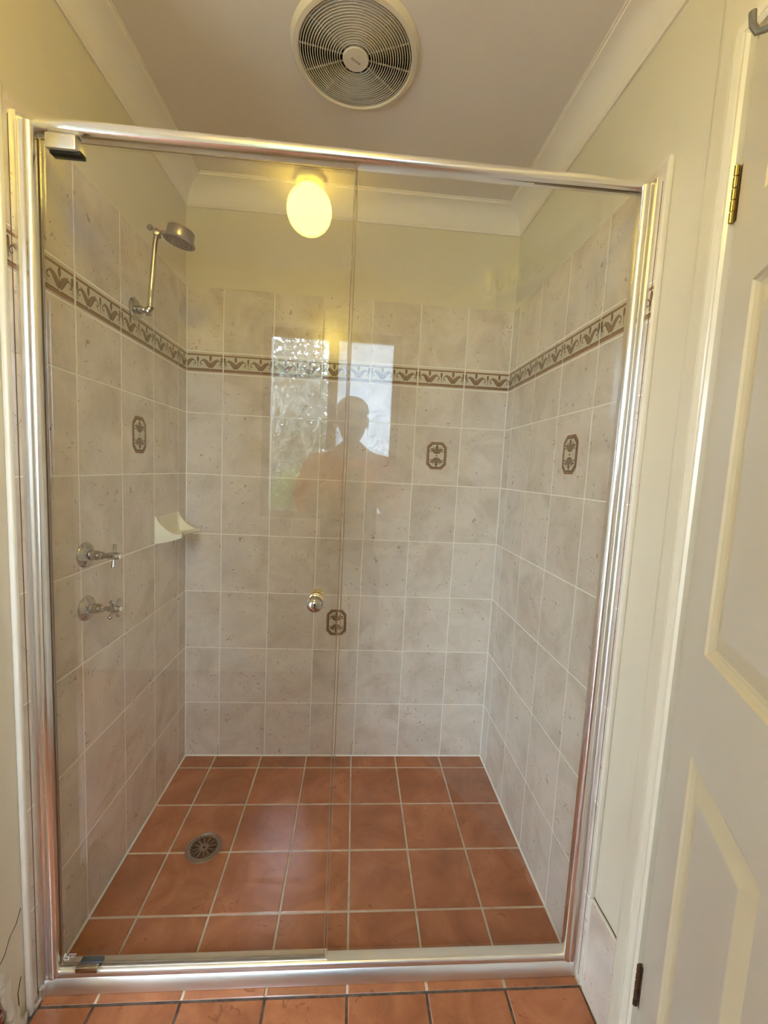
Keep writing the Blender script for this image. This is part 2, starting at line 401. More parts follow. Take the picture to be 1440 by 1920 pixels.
def medallion():
    bm = bmesh.new()
    def octo(wx, hz, c): return [(-wx+c, -hz), (wx-c, -hz), (wx, -hz+c*1.05), (wx, hz-c*1.05), (wx-c, hz), (-wx+c, hz), (-wx, hz-c*1.05), (-wx, -hz+c*1.05)]
    sheet(bm, octo(.0435, .0585, .0195), .0003, 2); sheet(bm, octo(.0375, .0525, .0170), .0006, 3)
    sheet(bm, octo(.0355, .0500, .0160), .0008, 1); sheet(bm, octo(.0325, .0470, .0150), .0010, 0)
    for s in (-1, 1):
        sheet(bm, [(s*.0415, -.004), (s*.047, 0), (s*.0415, .004)] if s > 0 else [(s*.0415, .004), (s*.047, 0), (s*.0415, -.004)], .0005, 2)
    for q in (1, -1):
        Q = lambda pts: [(a, q*b) for a, b in pts]
        sheet(bm, Q([(0,.008), (.010,.012), (.018,.020), (.029,.028), (.022,.031), (.012,.032), (0,.024), (-.012,.032), (-.022,.031), (-.029,.028), (-.018,.020), (-.010,.012)]), .0012, 3)
        ribbon(bm, Q([(-.031,.027), (-.024,.026), (-.017,.018), (-.010,.011), (0,.0085), (.010,.011), (.017,.018), (.024,.026), (.031,.027)]), .0026, .0014, 1)
        sheet(bm, Q(ell(0, .034, .0062, .0105)), .0016, 1); sheet(bm, Q(ell(0, .032, .003, .007)), .0018, 2)
        ribbon(bm, Q([(0,.044), (0,.048)]), .003, .0014, 1)
        for s in (-1, 1):
            ribbon(bm, Q([(s*.031,.018), (s*.024,.018), (s*.021,.0155)]), [.004,.003,.0015], .0014, 1)
            ribbon(bm, Q([(s*.008,.033), (s*.016,.036), (s*.020,.035)]), [.0012,.0026,.0012], .0014, 3)
    sheet(bm, ell(0, 0, .005, .003), .0013, 2)
    me = bpy.data.meshes.new('medallion')
    bmesh.ops.recalc_face_normals(bm, faces=bm.faces)
    for f in bm.faces:
        if f.normal.y > 0: f.normal_flip()
    bm.to_mesh(me); bm.free()
    for m in (M_cream, M_brownD, M_brownM, M_brownL): me.materials.append(m)
    return me
ME_med = medallion()
def tile_wall(parent, cols, place, decor=()):
    """cols: list of (u0,u1) ; place(u) -> (loc xy, rotz)"""
    for ci, (u0, u1) in enumerate(cols):
        (lx, ly), rz = place(u0, u1)
        for ri in range(9):
            z0, z1 = ZR[ri], ZR[ri+1]
            if ri == 7:
                t = link('border_tile', tile_mesh(u1-u0, z1-z0), parent, (lx, ly, z0), (0, 0, rz))
                t['label'] = 'narrow border tile with brown tulip scrolls between two bars'
                if u1-u0 > .19: a, b = 0, u1-u0
                elif ci == 0: a, b = .2-(u1-u0), .2
                else: a, b = 0, u1-u0
                link('scroll_relief', border_motif(a, b), t, (0, -.0001, .0065))
            else:
                t = link('tile', tile_mesh(u1-u0, z1-z0), parent, (lx, ly, z0), (0, 0, rz))
                if (ci, ri) in decor:
                    t['label'] = 'beige tile with a brown octagonal tulip medallion'
                    link('medallion', ME_med, t, ((u1-u0)/2, -.0001, (z1-z0)/2+.001))
bc = [0, .145, .345, .545, .745, .945, 1.1445, W]
tile_wall(wall_back, list(zip(bc, bc[1:])), lambda a, b: ((a, 0), 0), decor={(5, 5), (3, 2)})
lc = [-.8825, -.677, -.477, -.277, -.077, 0]
tile_wall(wall_left, list(zip(lc, lc[1:])), lambda a, b: ((0, a), PI/2), decor={(2, 5)})
rc = [0, .075, .275, .475, .675, .877]
tile_wall(wall_right, list(zip(rc, rc[1:])), lambda a, b: ((W, -a), -PI/2), decor={(3, 5)})
# grout beds behind the tiles
for par, nm, a in ((wall_back, 'grout', (0, W, .0008, .0062, 0, 1.992)), (wall_left, 'grout', (-.0062, -.0008, -.882, -.002, 0, 1.992)), (wall_right, 'grout', (W+.0008, W+.0062, -.876, -.002, 0, 1.992))):
    bm = bmesh.new(); box(bm, *a); obj(nm, bm, M_grout, par)
# skirting tile on the right wall
sk = link('tile', tile_mesh(.1015, .256), wall_right, (W, -.8845, 0), (0, 0, -PI/2))
bm = bmesh.new(); box(bm, W-.001, W+.007, -.986, -.884, .2575, .2625, bev=.001); obj('grout', bm, M_trim, wall_right)
bm = bmesh.new(); tube(bm, [(W+.0045, -.886, .266), (W+.0045, -.915, .2645), (W+.0045, -.95, .2655), (W+.0045, -.984, .264)], .0011, 6); obj('crack', bm, M_crack, wall_right)
# floor tiles
fxs = [0, .134, .3345, .535, .7355, .936, 1.1385, W]
fys = [0, -.077, -.2775, -.478, -.6785, -.877]
k = -.877
while k > YB+.01: k = max(k-.2005, YB); fys.append(k)
lx = 0
extra = [(-.2, 0)] + [(-.2*i-.2, -.2*i) for i in range(1, 11)] + [(XL, -2.2)]
for (a, b) in extra:
    for (y1, y0) in zip([YN]+fys[6:], fys[6:]):
        link('tile', tile_mesh(b-a, y1-y0, 'floor'), floor, (a, y0, 0))
for (a, b) in zip(fxs, fxs[1:]):
    for (y1, y0) in zip(fys, fys[1:]):
        link('tile', tile_mesh(b-a, y1-y0, 'floor'), floor, (a, y0, 0))
bm = bmesh.new(); box(bm, 0, W, -.874, 0, -.006, -.0013); obj('grout', bm, M_fgrout, floor)
bm = bmesh.new(); box(bm, XL, W, YB, -.874, -.006, -.0022); obj('grout', bm, M_dgrout, floor)['label'] = 'dark stained grout outside the shower'
# silicone beads at the shower's inner corners
def fillet(bm, p0, p1, a1, a2, r=.005):
    extrude_prof(bm, [(0, 0), (r, 0), (r*.3, r*.3), (0, r)], p0, p1, a1, a2)
bm = bmesh.new()
fillet(bm, (0,0,0), (W,0,0), (0,-1,0), (0,0,1)); fillet(bm, (0,-.84,0), (0,0,0), (1,0,0), (0,0,1)); fillet(bm, (W,-.84,0), (W,0,0), (-1,0,0), (0,0,1))
fillet(bm, (0,0,0), (0,0,1.99), (1,0,0), (0,-1,0), .003); fillet(bm, (W,0,0), (W,0,1.99), (-1,0,0), (0,-1,0), .003)
o = struct('trim_5', bm, M_sil); o['label'] = 'white silicone bead in the corners of the shower recess'
# cracks in the back wall's lowest tiles
bm = bmesh.new()
def crack(pts, r=.0007): tube(bm, [(x, -.0006, z) for x, z in pts], r, 5)
crack([(.012,.022), (.024,.036), (.044,.010)]); crack([(.024,.036), (.020,.052)]); crack([(.1425,.004), (.143,.030), (.1425,.052)], .001); crack([(.733,.006), (.7345,.045)], .0007)
obj('crack', bm, M_crack, wall_back)['label'] = 'fine dark cracks in the lowest tiles'
# old silicone line left on the tile returns outside the screen
for par, x in ((wall_left, .0003), (wall_right, W-.0003)):
    bm = bmesh.new(); tube(bm, [(x, -.8665, .02), (x, -.8655, .7), (x, -.8670, 1.3), (x, -.866, 1.952)], .0007, 5)
    obj('old_silicone_line', bm, M_crack, par)
# edge beads where the tiling stops
bm = bmesh.new(); box(bm, -.006, .006, -.8965, -.8830, 0, 1.999, bev=.004, seg=3)
o = struct('trim_6', bm, M_trim); o['label'] = 'ivory edging strip beside the tiles on the left wall'; setsmooth(o.data)
bm = bmesh.new(); box(bm, W-.006, W+.006, -.8895, -.8785, .262, 1.992, bev=.003, seg=2)
o = struct('trim_7', bm, M_trim); o['label'] = 'ivory edging strip beside the tiles on the right wall'; setsmooth(o.data)
# water damage at the foot of the left wall
bm = bmesh.new()
rag = [(-.900,.0), (-.915,.012), (-.926,.006), (-.938,.03), (-.945,.018), (-.956,.055), (-.951,.09), (-.962,.12), (-.958,.16), (-.972,.185), (-1.02,.20), (-1.08,.15), (-1.12,.06), (-1.15,0)]
A = [bm.verts.new((-.0052, y, z)) for y, z in rag]; bm.faces.new(A)
B = [bm.verts.new((-.0058, y, z)) for y, z in rag]
obj('exposed_brick', bm, M_brick, wall_left)['label'] = 'red brick showing where the paint has blown off'
bm = bmesh.new()
for i in range(46):
    t = i/46; yy = -.905-.06*t + random.uniform(-.006,.006); zz = .004+.19*t*t + random.uniform(-.01,.02)
    a = random.uniform(0, PI); s = random.uniform(.004, .013)
    pts = [Vector((random.uniform(.0, .006), yy+s*math.cos(a+q), max(.002, zz+s*1.6*math.sin(a+q)))) for q in (0, 1.7, 3.0, 4.4)]
    bm.faces.new([bm.verts.new(p) for p in pts])
obj('paint_flake', bm, M_paint2, wall_left)['kind'] = 'stuff'
bm = bmesh.new(); box(bm, -.006, .012, -1.25, -.858, -.004, .0012)
for v in bm.verts: v.co.x += random.uniform(-.002, .002)
obj('gap', bm, M_crack, wall_left)['label'] = 'dark gap where the skirting has come away'
bm = bmesh.new()
tube(bm, [(-.0056, y, z) for y, z in [(-.899,.285), (-.912,.262), (-.93,.250), (-.945,.225), (-.962,.215), (-.98,.19)]], .0008, 5)
tube(bm, [(-.0056, y, z) for y, z in [(-.905,.12), (-.915,.09), (-.913,.06), (-.921,.02)]], .001, 5)
obj('crack', bm, M_crack, wall_left)

# ------------------------------------------------------------------ architrave, door
bm = bmesh.new()
ap = [(-.002, 0), (-.002, .014), (.003, .018), (.008, .0165), (.010, .012), (.013, .016), (.026, .017), (.031, .0135), (.034, .010), (.037, .0105), (.039, .0)]
def apath(o, h):
    x = W-.006-h
    return [Vector((x, DY0+o, 0)), Vector((x, DY0+o, DH+o)), Vector((x, DY1-o, DH+o)), Vector((x, DY1-o, 0))]
rows = [[bm.verts.new(v) for v in apath(o, h)] for o, h in ap]
for a, b in zip(rows, rows[1:]):
    for i in range(3): bm.faces.new((a[i], a[i+1], b[i+1], b[i]))
o = struct('trim_8', bm, M_arch); o['label'] = 'ivory moulded architrave around the doorway'; setsmooth(o.data, 25)
bm = bmesh.new()
box(bm, W-.008, W+.124, DY0-.004, DY0+.0005, 0, DH); box(bm, W-.008, W+.124, DY1-.0005, DY1+.016, 0, DH); box(bm, W-.008, W+.124, DY1, DY0, DH-.010, DH)
box(bm, W+.035, W+.055, DY0-.016, DY0, 0, DH-.01)
o = struct('trim_9', bm, M_arch); o['label'] = 'ivory door lining inside the doorway'
DT = math.radians(25)
door = empty('door_1', (W-.011, -1.0795, 0), (0, 0, -DT)); door['kind'] = 'structure'
# local: width runs along -Y from the hinge, the face seen from the shower side looks to -X
DW_, DHH = .765, 2.028
ss = [0, .105, .350, .420, .665, DW_]; zz = [.008, .225, .852, 1.027, 1.613, 1.74, 1.93, DHH]
bm = bmesh.new()
for i in range(5):
    for j in range(7):
        if i in (1, 3) and j in (1, 3, 5): continue
        for x in (0, .036):
            vs = [bm.verts.new((x, -s, z)) for s, z in ((ss[i], zz[j]), (ss[i+1], zz[j]), (ss[i+1], zz[j+1]), (ss[i], zz[j+1]))]
            bm.faces.new(vs)
for a, b in (((0, zz[0]), (0, zz[-1])), ((0, zz[-1]), (DW_, zz[-1])), ((DW_, zz[-1]), (DW_, zz[0])), ((DW_, zz[0]), (0, zz[0]))):
    bm.faces.new([bm.verts.new(p) for p in ((0, -a[0], a[1]), (0, -b[0], b[1]), (.036, -b[0], b[1]), (.036, -a[0], a[1]))])
bmesh.ops.remove_doubles(bm, verts=bm.verts, dist=1e-5)
obj('door_leaf', bm, M_door, door)
def door_panel(wd, ht):
    bm = bmesh.new()
    for sgn, x0 in ((1, 0), (-1, .036)):
        rings = []
        for ins, dep in ((0, 0), (.003, .004), (.010, .0075), (.017, .009), (.048, .0015), (.050, .0012)):
            rings.append([bm.verts.new((x0+sgn*dep, -s, z)) for s, z in ((ins, ins), (wd-ins, ins), (wd-ins, ht-ins), (ins, ht-ins))])
        for q, (a, b) in enumerate(zip(rings, rings[1:])):
            for i in range(4):
                j = (i+1) % 4; f = bm.faces.new((a[i], a[j], b[j], b[i])); f.material_index = 1 if q < 4 else 0
        bm.faces.new(rings[-1])
    me = bpy.data.meshes.new('panel'); bmesh.ops.recalc_face_normals(bm, faces=bm.faces); bm.to_mesh(me); bm.free()
    me.materials.append(M_door); me.materials.append(M_doorm); return me
for j in (1, 3, 5):
    me = door_panel(.245, zz[j+1]-zz[j])
    for i in (1, 3): link('panel', me, door, (0, -ss[i], zz[j]))
def hinge(z0, z1, m, label):
    bm = bmesh.new(); n = 5; h = (z1-z0)/n
    for i in range(n):
        lathe(bm, [(.0035, z0+i*h), (.0050, z0+i*h+.0012), (.0050, z0+(i+1)*h-.0012), (.0035, z0+(i+1)*h)], 16, Matrix.Translation((-.006, .002, 0)))
    box(bm, -.0006, .0005, -.006, 0, z0+.002, z1-.002)
    o = objs('hinge', bm, m, door); o['label'] = label
hinge(1.748, 1.842, M_brass, 'polished brass hinge'); 
hinge(.232, .328, M_rust, 'dark tarnished hinge')
bm = bmesh.new(); lathe(bm, [(0, 0), (.026, 0), (.026, .004), (.012, .008), (.011, .03), (.024, .042), (.026, .055), (.018, .066), (0, .068)], 24, along((0, -.70, 1.0), (-1, 0, 0)))
objs('door_handle', bm, M_brass, door)

# hook rack hung over the door
rack = empty('hook_rack', (W-.011, -1.0795, 0), (0, 0, -DT-math.radians(3.5)))     # turned a little off the door face so its gloss catches the lamp
tagp(rack, 'white over-door rack with grey metal hooks on the panelled door', 'hook rack')
bm = bmesh.new(); box(bm, -.008, -.003, -.385, -.100, 1.925, 1.957, bev=.001); obj('rail', bm, M_rack, rack)
for s in (.372, .235):
    bm = bmesh.new(); box(bm, -.0055, -.0025, -s-.016, -s+.016, 1.955, DHH+.004); box(bm, -.0055, .037+s*.063+.004, -s-.016, -s+.016, DHH+.002, DHH+.005); box(bm, .0375+s*.063+.001, .0375+s*.063+.0035, -s-.016, -s+.016, 1.99, DHH+.004)
    obj('strap', bm, M_rack, rack)
hk = None
for s in (.350, .297, .243, .190, .136):
    if hk is None:
        bm = bmesh.new(); tube(bm, [(-.006, 0, 1.958), (-.012, 0, 1.945), (-.022, 0, 1.934), (-.032, 0, 1.934), (-.038, 0, 1.945), (-.040, 0, 1.962)], [.004,.0045,.0045,.0045,.0045,.005], 8); hk = objs('hook', bm, M_hook, rack, (0, -s, 0))
    else: link('hook', hk.data, rack, (0, -s, 0))

# ------------------------------------------------------------------ shower screen
scr = empty('shower_screen', (W/2, -.84, 0)); tagp(scr, 'glass shower screen with bright aluminium frame and pivoting left door', 'shower screen')
OFF = Vector((-W/2, .84, 0))
def part(name, bm, m, ang=35, parent=scr, off=True):
    if off: bmesh.ops.translate(bm, verts=bm.verts, vec=OFF)
    return objs(name, bm, m, parent, ang=ang)
def dprof(d, h, n=8):
    """rounded-front section: a = towards the viewer, b = height 0..h"""
    return [(0, 0), (d*.45, 0)] + [(d*.45+d*.55*math.sin(PI*k/n), h*.5-h*.5*math.cos(PI*k/n)) for k in range(1, n)] + [(d*.45, h), (0, h)]
# head rail
bm = bmesh.new()
dep, hL, hR = .031, .0275, .0135
extrude_prof(bm, [(0,0), (.013,0), (.017,.002), (.024,.003), (.029,.007), (.031,.012), (.031,.020), (.029,.0265), (.024,.028), (0,.028)], (.003, -.8155, 1.9415), (W-.003, -.8155, 1.9490), (0,-1,0), (0,0,1),
             scale1=[(a, b*.62) for a, b in [(0,0), (.013,0), (.017,.002), (.024,.003), (.029,.007), (.031,.012), (.031,.020), (.029,.0265), (.024,.028), (0,.028)]])
part('head_rail', bm, M_alu)
# jambs: wall channel and rounded bead
for sgn, x0 in ((1, 0), (-1, W)):
    bm = bmesh.new()
    extrude_prof(bm, [(0,-.830), (0,-.8575), (.0062,-.8575), (.0075,-.856), (.0075,-.830)], (x0,0,.002), (x0,0,1.966), (sgn,0,0), (0,1,0))
    part('wall_channel', bm, M_alu2)
    bm = bmesh.new()
    P = [(.0076,-.829), (.0076,-.8505), (.009,-.852)] + [(.020+.0115*math.sin(t), -.8405-.0115*math.cos(t)) for t in [PI/2*k/6 for k in range(-2, 7)]] + [(.0315,-.829)]
    extrude_prof(bm, P, (x0,0,.036), (x0,0,1.955), (sgn,0,0), (0,1,0))
    part('jamb', bm, M_alu)
# sill
bm = bmesh.new()
P = [(-.812,0), (-.8570,0), (-.8570,.0035), (-.8520,.0135), (-.8517,.0148), (-.8450,.0270), (-.8430,.0285), (-.8445,.0300)] + [(-.8385-.0062*math.cos(t), .0330+.0115*math.sin(t)) for t in [PI*k/8 for k in range(0, 6)]] + [(-.8345,.0440), (-.812,.0405)]
extrude_prof(bm, P, (.001,0,.001), (W-.001,0,.001), (0,1,0), (0,0,1))
part('sill', bm, M_alu2)
bm = bmesh.new()
extrude_prof(bm, [(-.8365,.040), (-.834,.047), (-.822,.050), (-.812,.049), (-.812,.040)], (.026,0,0), (.681,0,0), (0,1,0), (0,0,1))
part('water_bar', bm, M_alu2)
bm = bmesh.new(); box(bm, .0, .009, -.885, -.8575, .0, .012, bev=.002); box(bm, .001, .012, -.868, -.855, 0, .034, bev=.003)
part('end_cap', bm, M_alu2)
# glass door and fixed panel (6 mm panes, dark cut edges)
def pane(x0, x1, y0, y1, z0, z1):
    bm = bmesh.new(); box(bm, x0, x1, y0, y1, z0, z1)
    bm.normal_update()
    for f in bm.faces: f.material_index = 0 if abs(f.normal.y) > .9 else 1
    return bm
gd = part('glass_door', pane(.034, .6745, -.8325, -.8265, .052, 1.9355), [M_glass, M_gedge])
fg = part('fixed_glass', pane(.678, W-.024, -.8305, -.8245, .043, 1.9475), [M_glass, M_gedge])
for x0, x1, y, z0, z1 in ((.6718, .6738, -.8327, .052, 1.9355), (.0345, .6738, -.8327, 1.9335, 1.9355)):
    bm = bmesh.new(); box(bm, x0, x1, y, y+.0004, z0, z1); bmesh.ops.translate(bm, verts=bm.verts, vec=OFF); obj('polished_edge', bm, M_gedge2, gd)
bm = bmesh.new(); box(bm, .6786, .6804, -.8307, -.8303, .043, 1.9475); bmesh.ops.translate(bm, verts=bm.verts, vec=OFF); obj('polished_edge', bm, M_gedge2, fg)
# pivot blocks
bm = bmesh.new(); box(bm, .052, .112, -.846, -.812, 1.911, 1.941, bev=.004, seg=2); box(bm, .057, .117, -.838, -.820, 1.906, 1.914, mi=1)
lathe(bm, [(0, 0), (.0028, 0), (.0028, .002), (0, .002)], 10, along((.090, -.8465, 1.934), (0, -1, 0)))
pb = part('top_pivot', bm, [M_alu2, M_dark]); 
bm = bmesh.new(); box(bm, .072, .124, -.848, -.835, .044, .0600, bev=.003, seg=2); box(bm, .074, .127, -.8335, -.818, .044, .058, mi=1, bev=.002)
part('bottom_pivot', bm, [M_chrome, mat('blue_grey_block', (.10,.12,.14), .25, .5)])
# knob, both sides of the glass, child of the door pane
bm = bmesh.new()
K = (.622, -.8325, .993)
lathe(bm, [(.011, -.002), (.016, 0), (.016, .004), (.012, .006), (.011, .012), (.015, .015), (.0175, .017), (.0175, .021), (.015, .0225)], 28, along(K, (0, -1, 0)))
lathe(bm, [(.013, .022), (.017, .026), (.0192, .033), (.018, .041), (.0135, .048), (.007, .0515), (0, .0525)], 28, along(K, (0, -1, 0)), mi=1)
lathe(bm, [(.016, 0), (.016, .005), (.012, .008), (.017, .018), (.017, .028), (.010, .034), (0, .035)], 28, along((K[0], -.8265, K[2]), (0, 1, 0)))
bmesh.ops.translate(bm, verts=bm.verts, vec=OFF)
objs('knob', bm, [M_gold, M_chrome], gd)
# etched safety mark low on the door pane: a small lock-like A beside three lines of tiny print
bm = bmesh.new()
def stroke(p, q, t=.0020):
    p, q = Vector(p), Vector(q); d = (q-p).normalized(); n_ = Vector((-d.y, d.x))*t/2
    bm.faces.new([bm.verts.new((v.x, -.8328, v.y)) for v in (p+n_, p-n_, q-n_, q+n_)])
ax, az = .0385, .066
for p, q in (((0,0), (0,.008)), ((0,0), (.010,0)), ((.010,0), (.0115,.008)), ((0,.008), (.004,.018)), ((.004,.018), (.0075,.008)), ((.002,.0085), (.0115,.0085)), ((.0075,.008), (.0135,.012))):
    stroke((ax+p[0], az+p[1]), (ax+q[0], az+q[1]))
for i, (a, b) in enumerate(((.0125,.030), (.016,.028), (.016,.023))):
    x = a
    while x < b:
        stroke((ax+x, az+.0155-i*.0045), (ax+min(x+.0022, b), az+.0155-i*.0045), .0024 if i == 0 else .0018); x += .003
bmesh.ops.translate(bm, verts=bm.verts, vec=OFF); obj('etched_mark', bm, M_etch, gd)['label'] = 'small white etched safety mark'

# ------------------------------------------------------------------ exhaust fan
fan = empty('exhaust_fan', (FX, FY, CEIL)); tagp(fan, 'round white ceiling exhaust fan with concentric ring grille', 'exhaust fan')
bm = bmesh.new()
lathe(bm, [(.146, .0), (.146, -.012), (.150, -.016), (.160, -.014), (.1655, -.007), (.1685, -.0005)], 96, cap=False); objs('rim', bm, M_fan, fan)
bm = bmesh.new(); nr = 17
for i in range(nr):
    R = .0385 + (.1455-.0385)*(i+.5)/nr; tw = .00085; z0 = -.0165+.004*(R/.146)**2
    lathe(bm, [(R-tw, z0), (R+tw, z0), (R+tw+.0006, z0+.0045), (R-tw+.0006, z0+.0045), (R-tw, z0)], 72, cap=False)
objs('grille_rings', bm, M_fan, fan, ang=40)
bm = bmesh.new()
for i in range(12):
    a = 2*PI*(i+.3)/12
    mt = Matrix.Rotation(a, 4, 'Z'); c0 = len(bm.verts)
    fs = box(bm, .030, .148, -.0006, .0006, -.011, -.007)
    bmesh.ops.transform(bm, matrix=mt, verts=list({v for f in fs for v in f.verts}))
obj('spoke', bm, M_fan, fan)['kind'] = 'stuff'
bm = bmesh.new(); lathe(bm, [(.034, -.006), (.034, -.015), (.032, -.0175), (.020, -.0185), (0, -.019)], 48, cap=False); hub = objs('hub', bm, M_fan, fan)
bm = bmesh.new()
for i, (w_, g_) in enumerate(((.0042,0), (.0036,0), (.0036,0), (.0036,0), (.0048,0))):
    x = -.013+i*.0055; box(bm, x, x+w_, -.0028, .0028, -.0196, -.0192)
obj('logo_print', bm, M_fanlogo, hub, rot=(0, 0, math.radians(32)))
bm = bmesh.new(); lathe(bm, [(.1465, 0), (.1465, .095), (0, .095)], 48, cap=False); obj('housing', bm, M_dark, fan)
bm = bmesh.new(); lathe(bm, [(0, .02), (.035, .02), (.035, .06), (0, .06)], 24)
for i in range(6):
    a = 2*PI*i/6
    pts = [Vector((.034*math.cos(a+d), .034*math.sin(a+d), z)) for d, z in ((-.35,.022), (.35,.05))] + [Vector((.135*math.cos(a+d), .135*math.sin(a+d), z)) for d, z in ((.45,.05), (-.1,.025))]
    bm.faces.new([bm.verts.new(p) for p in pts])
obj('fan_blades', bm, mat('dark_fan_plastic', (.02,.016,.012), .7), fan)

# ------------------------------------------------------------------ ceiling lamp (seen mirrored in the glass)
lamp = empty('ceiling_lamp', (.484, -1.573, CEIL)); tagp(lamp, 'lit opal globe lamp on the ceiling, seen mirrored in the shower glass', 'lamp')
bm = bmesh.new(); lathe(bm, [(.060, 0), (.060, -.014), (.054, -.022), (.040, -.026), (.040, -.034), (0, -.034)], 40); objs('lamp_base', bm, M_white, lamp)
bm = bmesh.new(); R = .084; cz = -.113
lathe(bm, [(R*math.sin(t), cz+R*math.cos(t)) for t in [.46+(PI-.46)*k/20 for k in range(21)]], 40, cap=False); objs('globe', bm, M_globe, lamp, ang=80)

# ------------------------------------------------------------------ shower arm and rose on the left wall
sh = empty('shower_arm_set', (0, -.400, 1.757)); tagp(sh, 'chrome shower rose on an adjustable arm, upper left wall', 'shower head')
bm = bmesh.new(); lathe(bm, [(0, 0), (.034, 0), (.0345, .003), (.030, .007), (.022, .009), (.0, .009)], 36, along((0,0,0), (1,0,0))); objs('flange', bm, M_chrome, sh)
bm = bmesh.new()
lathe(bm, [(.010, .006), (.0125, .010), (.0125, .024), (.009, .028), (.008, .034), (.011, .036), (.011, .052), (.006, .054)], 20, along((0,0,0), (1,0,0)))
lathe(bm, [(.006, -.016), (.010, -.015), (.010, .013), (.006, .014)], 16, along((.046,.0,-.004), (.5,-1,-.1)))
for a, b in (((.052,-.014,-.008), (.066,-.022,.002)), ((.052,-.014,-.008), (.050,-.024,-.022))): tube(bm, [a, b], [.004,.0045], 8)
objs('elbow_joint', bm, M_chrome, sh)
bm = bmesh.new(); tube(bm, [(.044,.004,.000), (.047,.006,.06), (.058,.008,.20), (.062,.010,.228)], .0075, 16); objs('arm', bm, M_chrome, sh)
bm = bmesh.new()
lathe(bm, [(.006, -.014), (.010, -.013), (.010, .012), (.006, .013)], 16, along((.062,.010,.232), (.3,-1,.1)))
lathe(bm, [(.0, -.001), (.0085, 0), (.009, .003), (.0085, .006), (0, .007)], 14, along((.052,-.006,.238), (-.3,-1,.1)))
tube(bm, [(.066,.008,.228), (.074,.002,.218)], [.005,.0055], 8); tube(bm, [(.062,.010,.234), (.082,.010,.236), (.098,.010,.234)], [.007,.0065,.008], 12)
objs('swivel_joint', bm, M_dchrome, sh)
ax_ = Vector((.20, .0, 1)).normalized()
bm = bmesh.new(); c0 = Vector((.133, .004, .219))
lathe(bm, [(0, .028), (.034, .028), (.038, .026), (.0395, .022), (.0400, .002), (.0400, -.006)], 44, along(c0, ax_), cap=False); objs('rose_body', bm, M_dchrome, sh)
bm = bmesh.new(); lathe(bm, [(.0395, -.003), (.0455, -.005), (.0465, -.008), (.0450, -.012), (.040, -.013), (0, -.0115)], 44, along(c0, ax_), cap=False)
for i in range(3):
    for j in range(6*(i+1)):
        a = 2*PI*j/(6*(i+1)); mt = along(c0, ax_); p = mt @ Vector((.0105*(i+1)*math.cos(a), .012*(i+1)*math.sin(a), -.0125))
        lathe(bm, [(.0013, 0), (.0010, .0018), (0, .0018)], 6, along(p, -ax_), mi=1)
objs('spray_face', bm, [mat('grey_spray_plate', (.30,.26,.24), .35, .7), M_black], sh)

# ------------------------------------------------------------------ wall taps
def make_tap(z, rot, label):
    t = empty('shower_tap', (0, -.662, z)); tagp(t, label, 'tap', 'chrome cross-handle taps on the left wall')
    bm = bmesh.new(); lathe(bm, [(0, 0), (.0330, 0), (.0335, .003), (.031, .008), (.022, .014), (.016, .017), (0, .017)], 40, along((0,0,0), (1,0,0))); objs('flange', bm, M_chrome, t)
    bm = bmesh.new(); lathe(bm, [(.0125, .015), (.0135, .020), (.0125, .036), (.0105, .040), (.0105, .046), (.007, .048), (.0065, .058), (.0085, .060), (.0085, .066), (.006, .068)], 24, along((0,0,0), (1,0,0))); objs('spindle', bm, M_chrome, t)
    bm = bmesh.new(); lathe(bm, [(.007, .064), (.010, .068), (.0105, .078), (.009, .086), (.0085, .090), (0, .091)], 24, along((0,0,0), (1,0,0)))
    for i in range(4):
        a = rot + i*PI/2; d = Vector((0, math.cos(a), math.sin(a))); c = Vector((.075, 0, 0))
        tube(bm, [c+d*.006, c+d*.014, c+d*.022, c+d*.029, c+d*.0315], [.0036,.0034,.0048,.0056,.0040], 14)
    objs('cross_handle', bm, M_chrome, t)
    bm = bmesh.new(); lathe(bm, [(.0062, 0), (.0058, .0012), (0, .0016)], 20, along((.0905,0,0), (1,0,0))); objs('indicator_button', bm, M_white, t)
make_tap(1.041, math.radians(80), 'upper chrome tap with cross handle on the left shower wall')
make_tap(.897, math.radians(35), 'lower chrome tap with cross handle on the left shower wall')

# ------------------------------------------------------------------ soap dish on the left wall
sd = empty('soap_dish', (0, -.177, 1.0)); tagp(sd, 'ivory ceramic soap dish scooped out between two pointed cheeks', 'soap dish')
bm = bmesh.new()
hw = .0975; ny, nt = 36, 16
def dish_top(t):   # t 0 wall top -> 1 lip ; x out, z
    return (.004+.086*(t**1.1), .098-.064*math.sin(t*PI/2)**.72)
top, bot = [], []
for i in range(ny+1):
    v = -1+2*i/ny; y = v*hw; e = abs(v)**6
    rowt, rowb = [], []
    for k in range(nt+1):
        t = k/nt; x, z = dish_top(t)
        q = min(1, max(0, (abs(v)-.78)/.16)); e = q*q*(3-2*q)
        z_in = .026+.008*t*t+.070*max(0, 1-t*5)**2
        z = z*e + z_in*(1-e)
        lipcut = .026*(1-abs(v)**1.6)*t**3                # front edge curves back between the points
        rowt.append(bm.verts.new((x-lipcut, y*(1-.10*t), z)))
        zb = .002+.022*(t**1.6)
        rowb.append(bm.verts.new((x*.985-lipcut, y*(1-.10*t), min(zb, z-.004))))
    top.append(rowt); bot.append(rowb)
for i in range(ny):
    for k in range(nt):
        bm.faces.new((top[i][k], top[i+1][k], top[i+1][k+1], top[i][k+1])); bm.faces.new((bot[i][k], bot[i][k+1], bot[i+1][k+1], bot[i+1][k]))
    bm.faces.new((top[i][nt], top[i+1][nt], bot[i+1][nt], bot[i][nt])); bm.faces.new((top[i][0], bot[i][0], bot[i+1][0], top[i+1][0]))
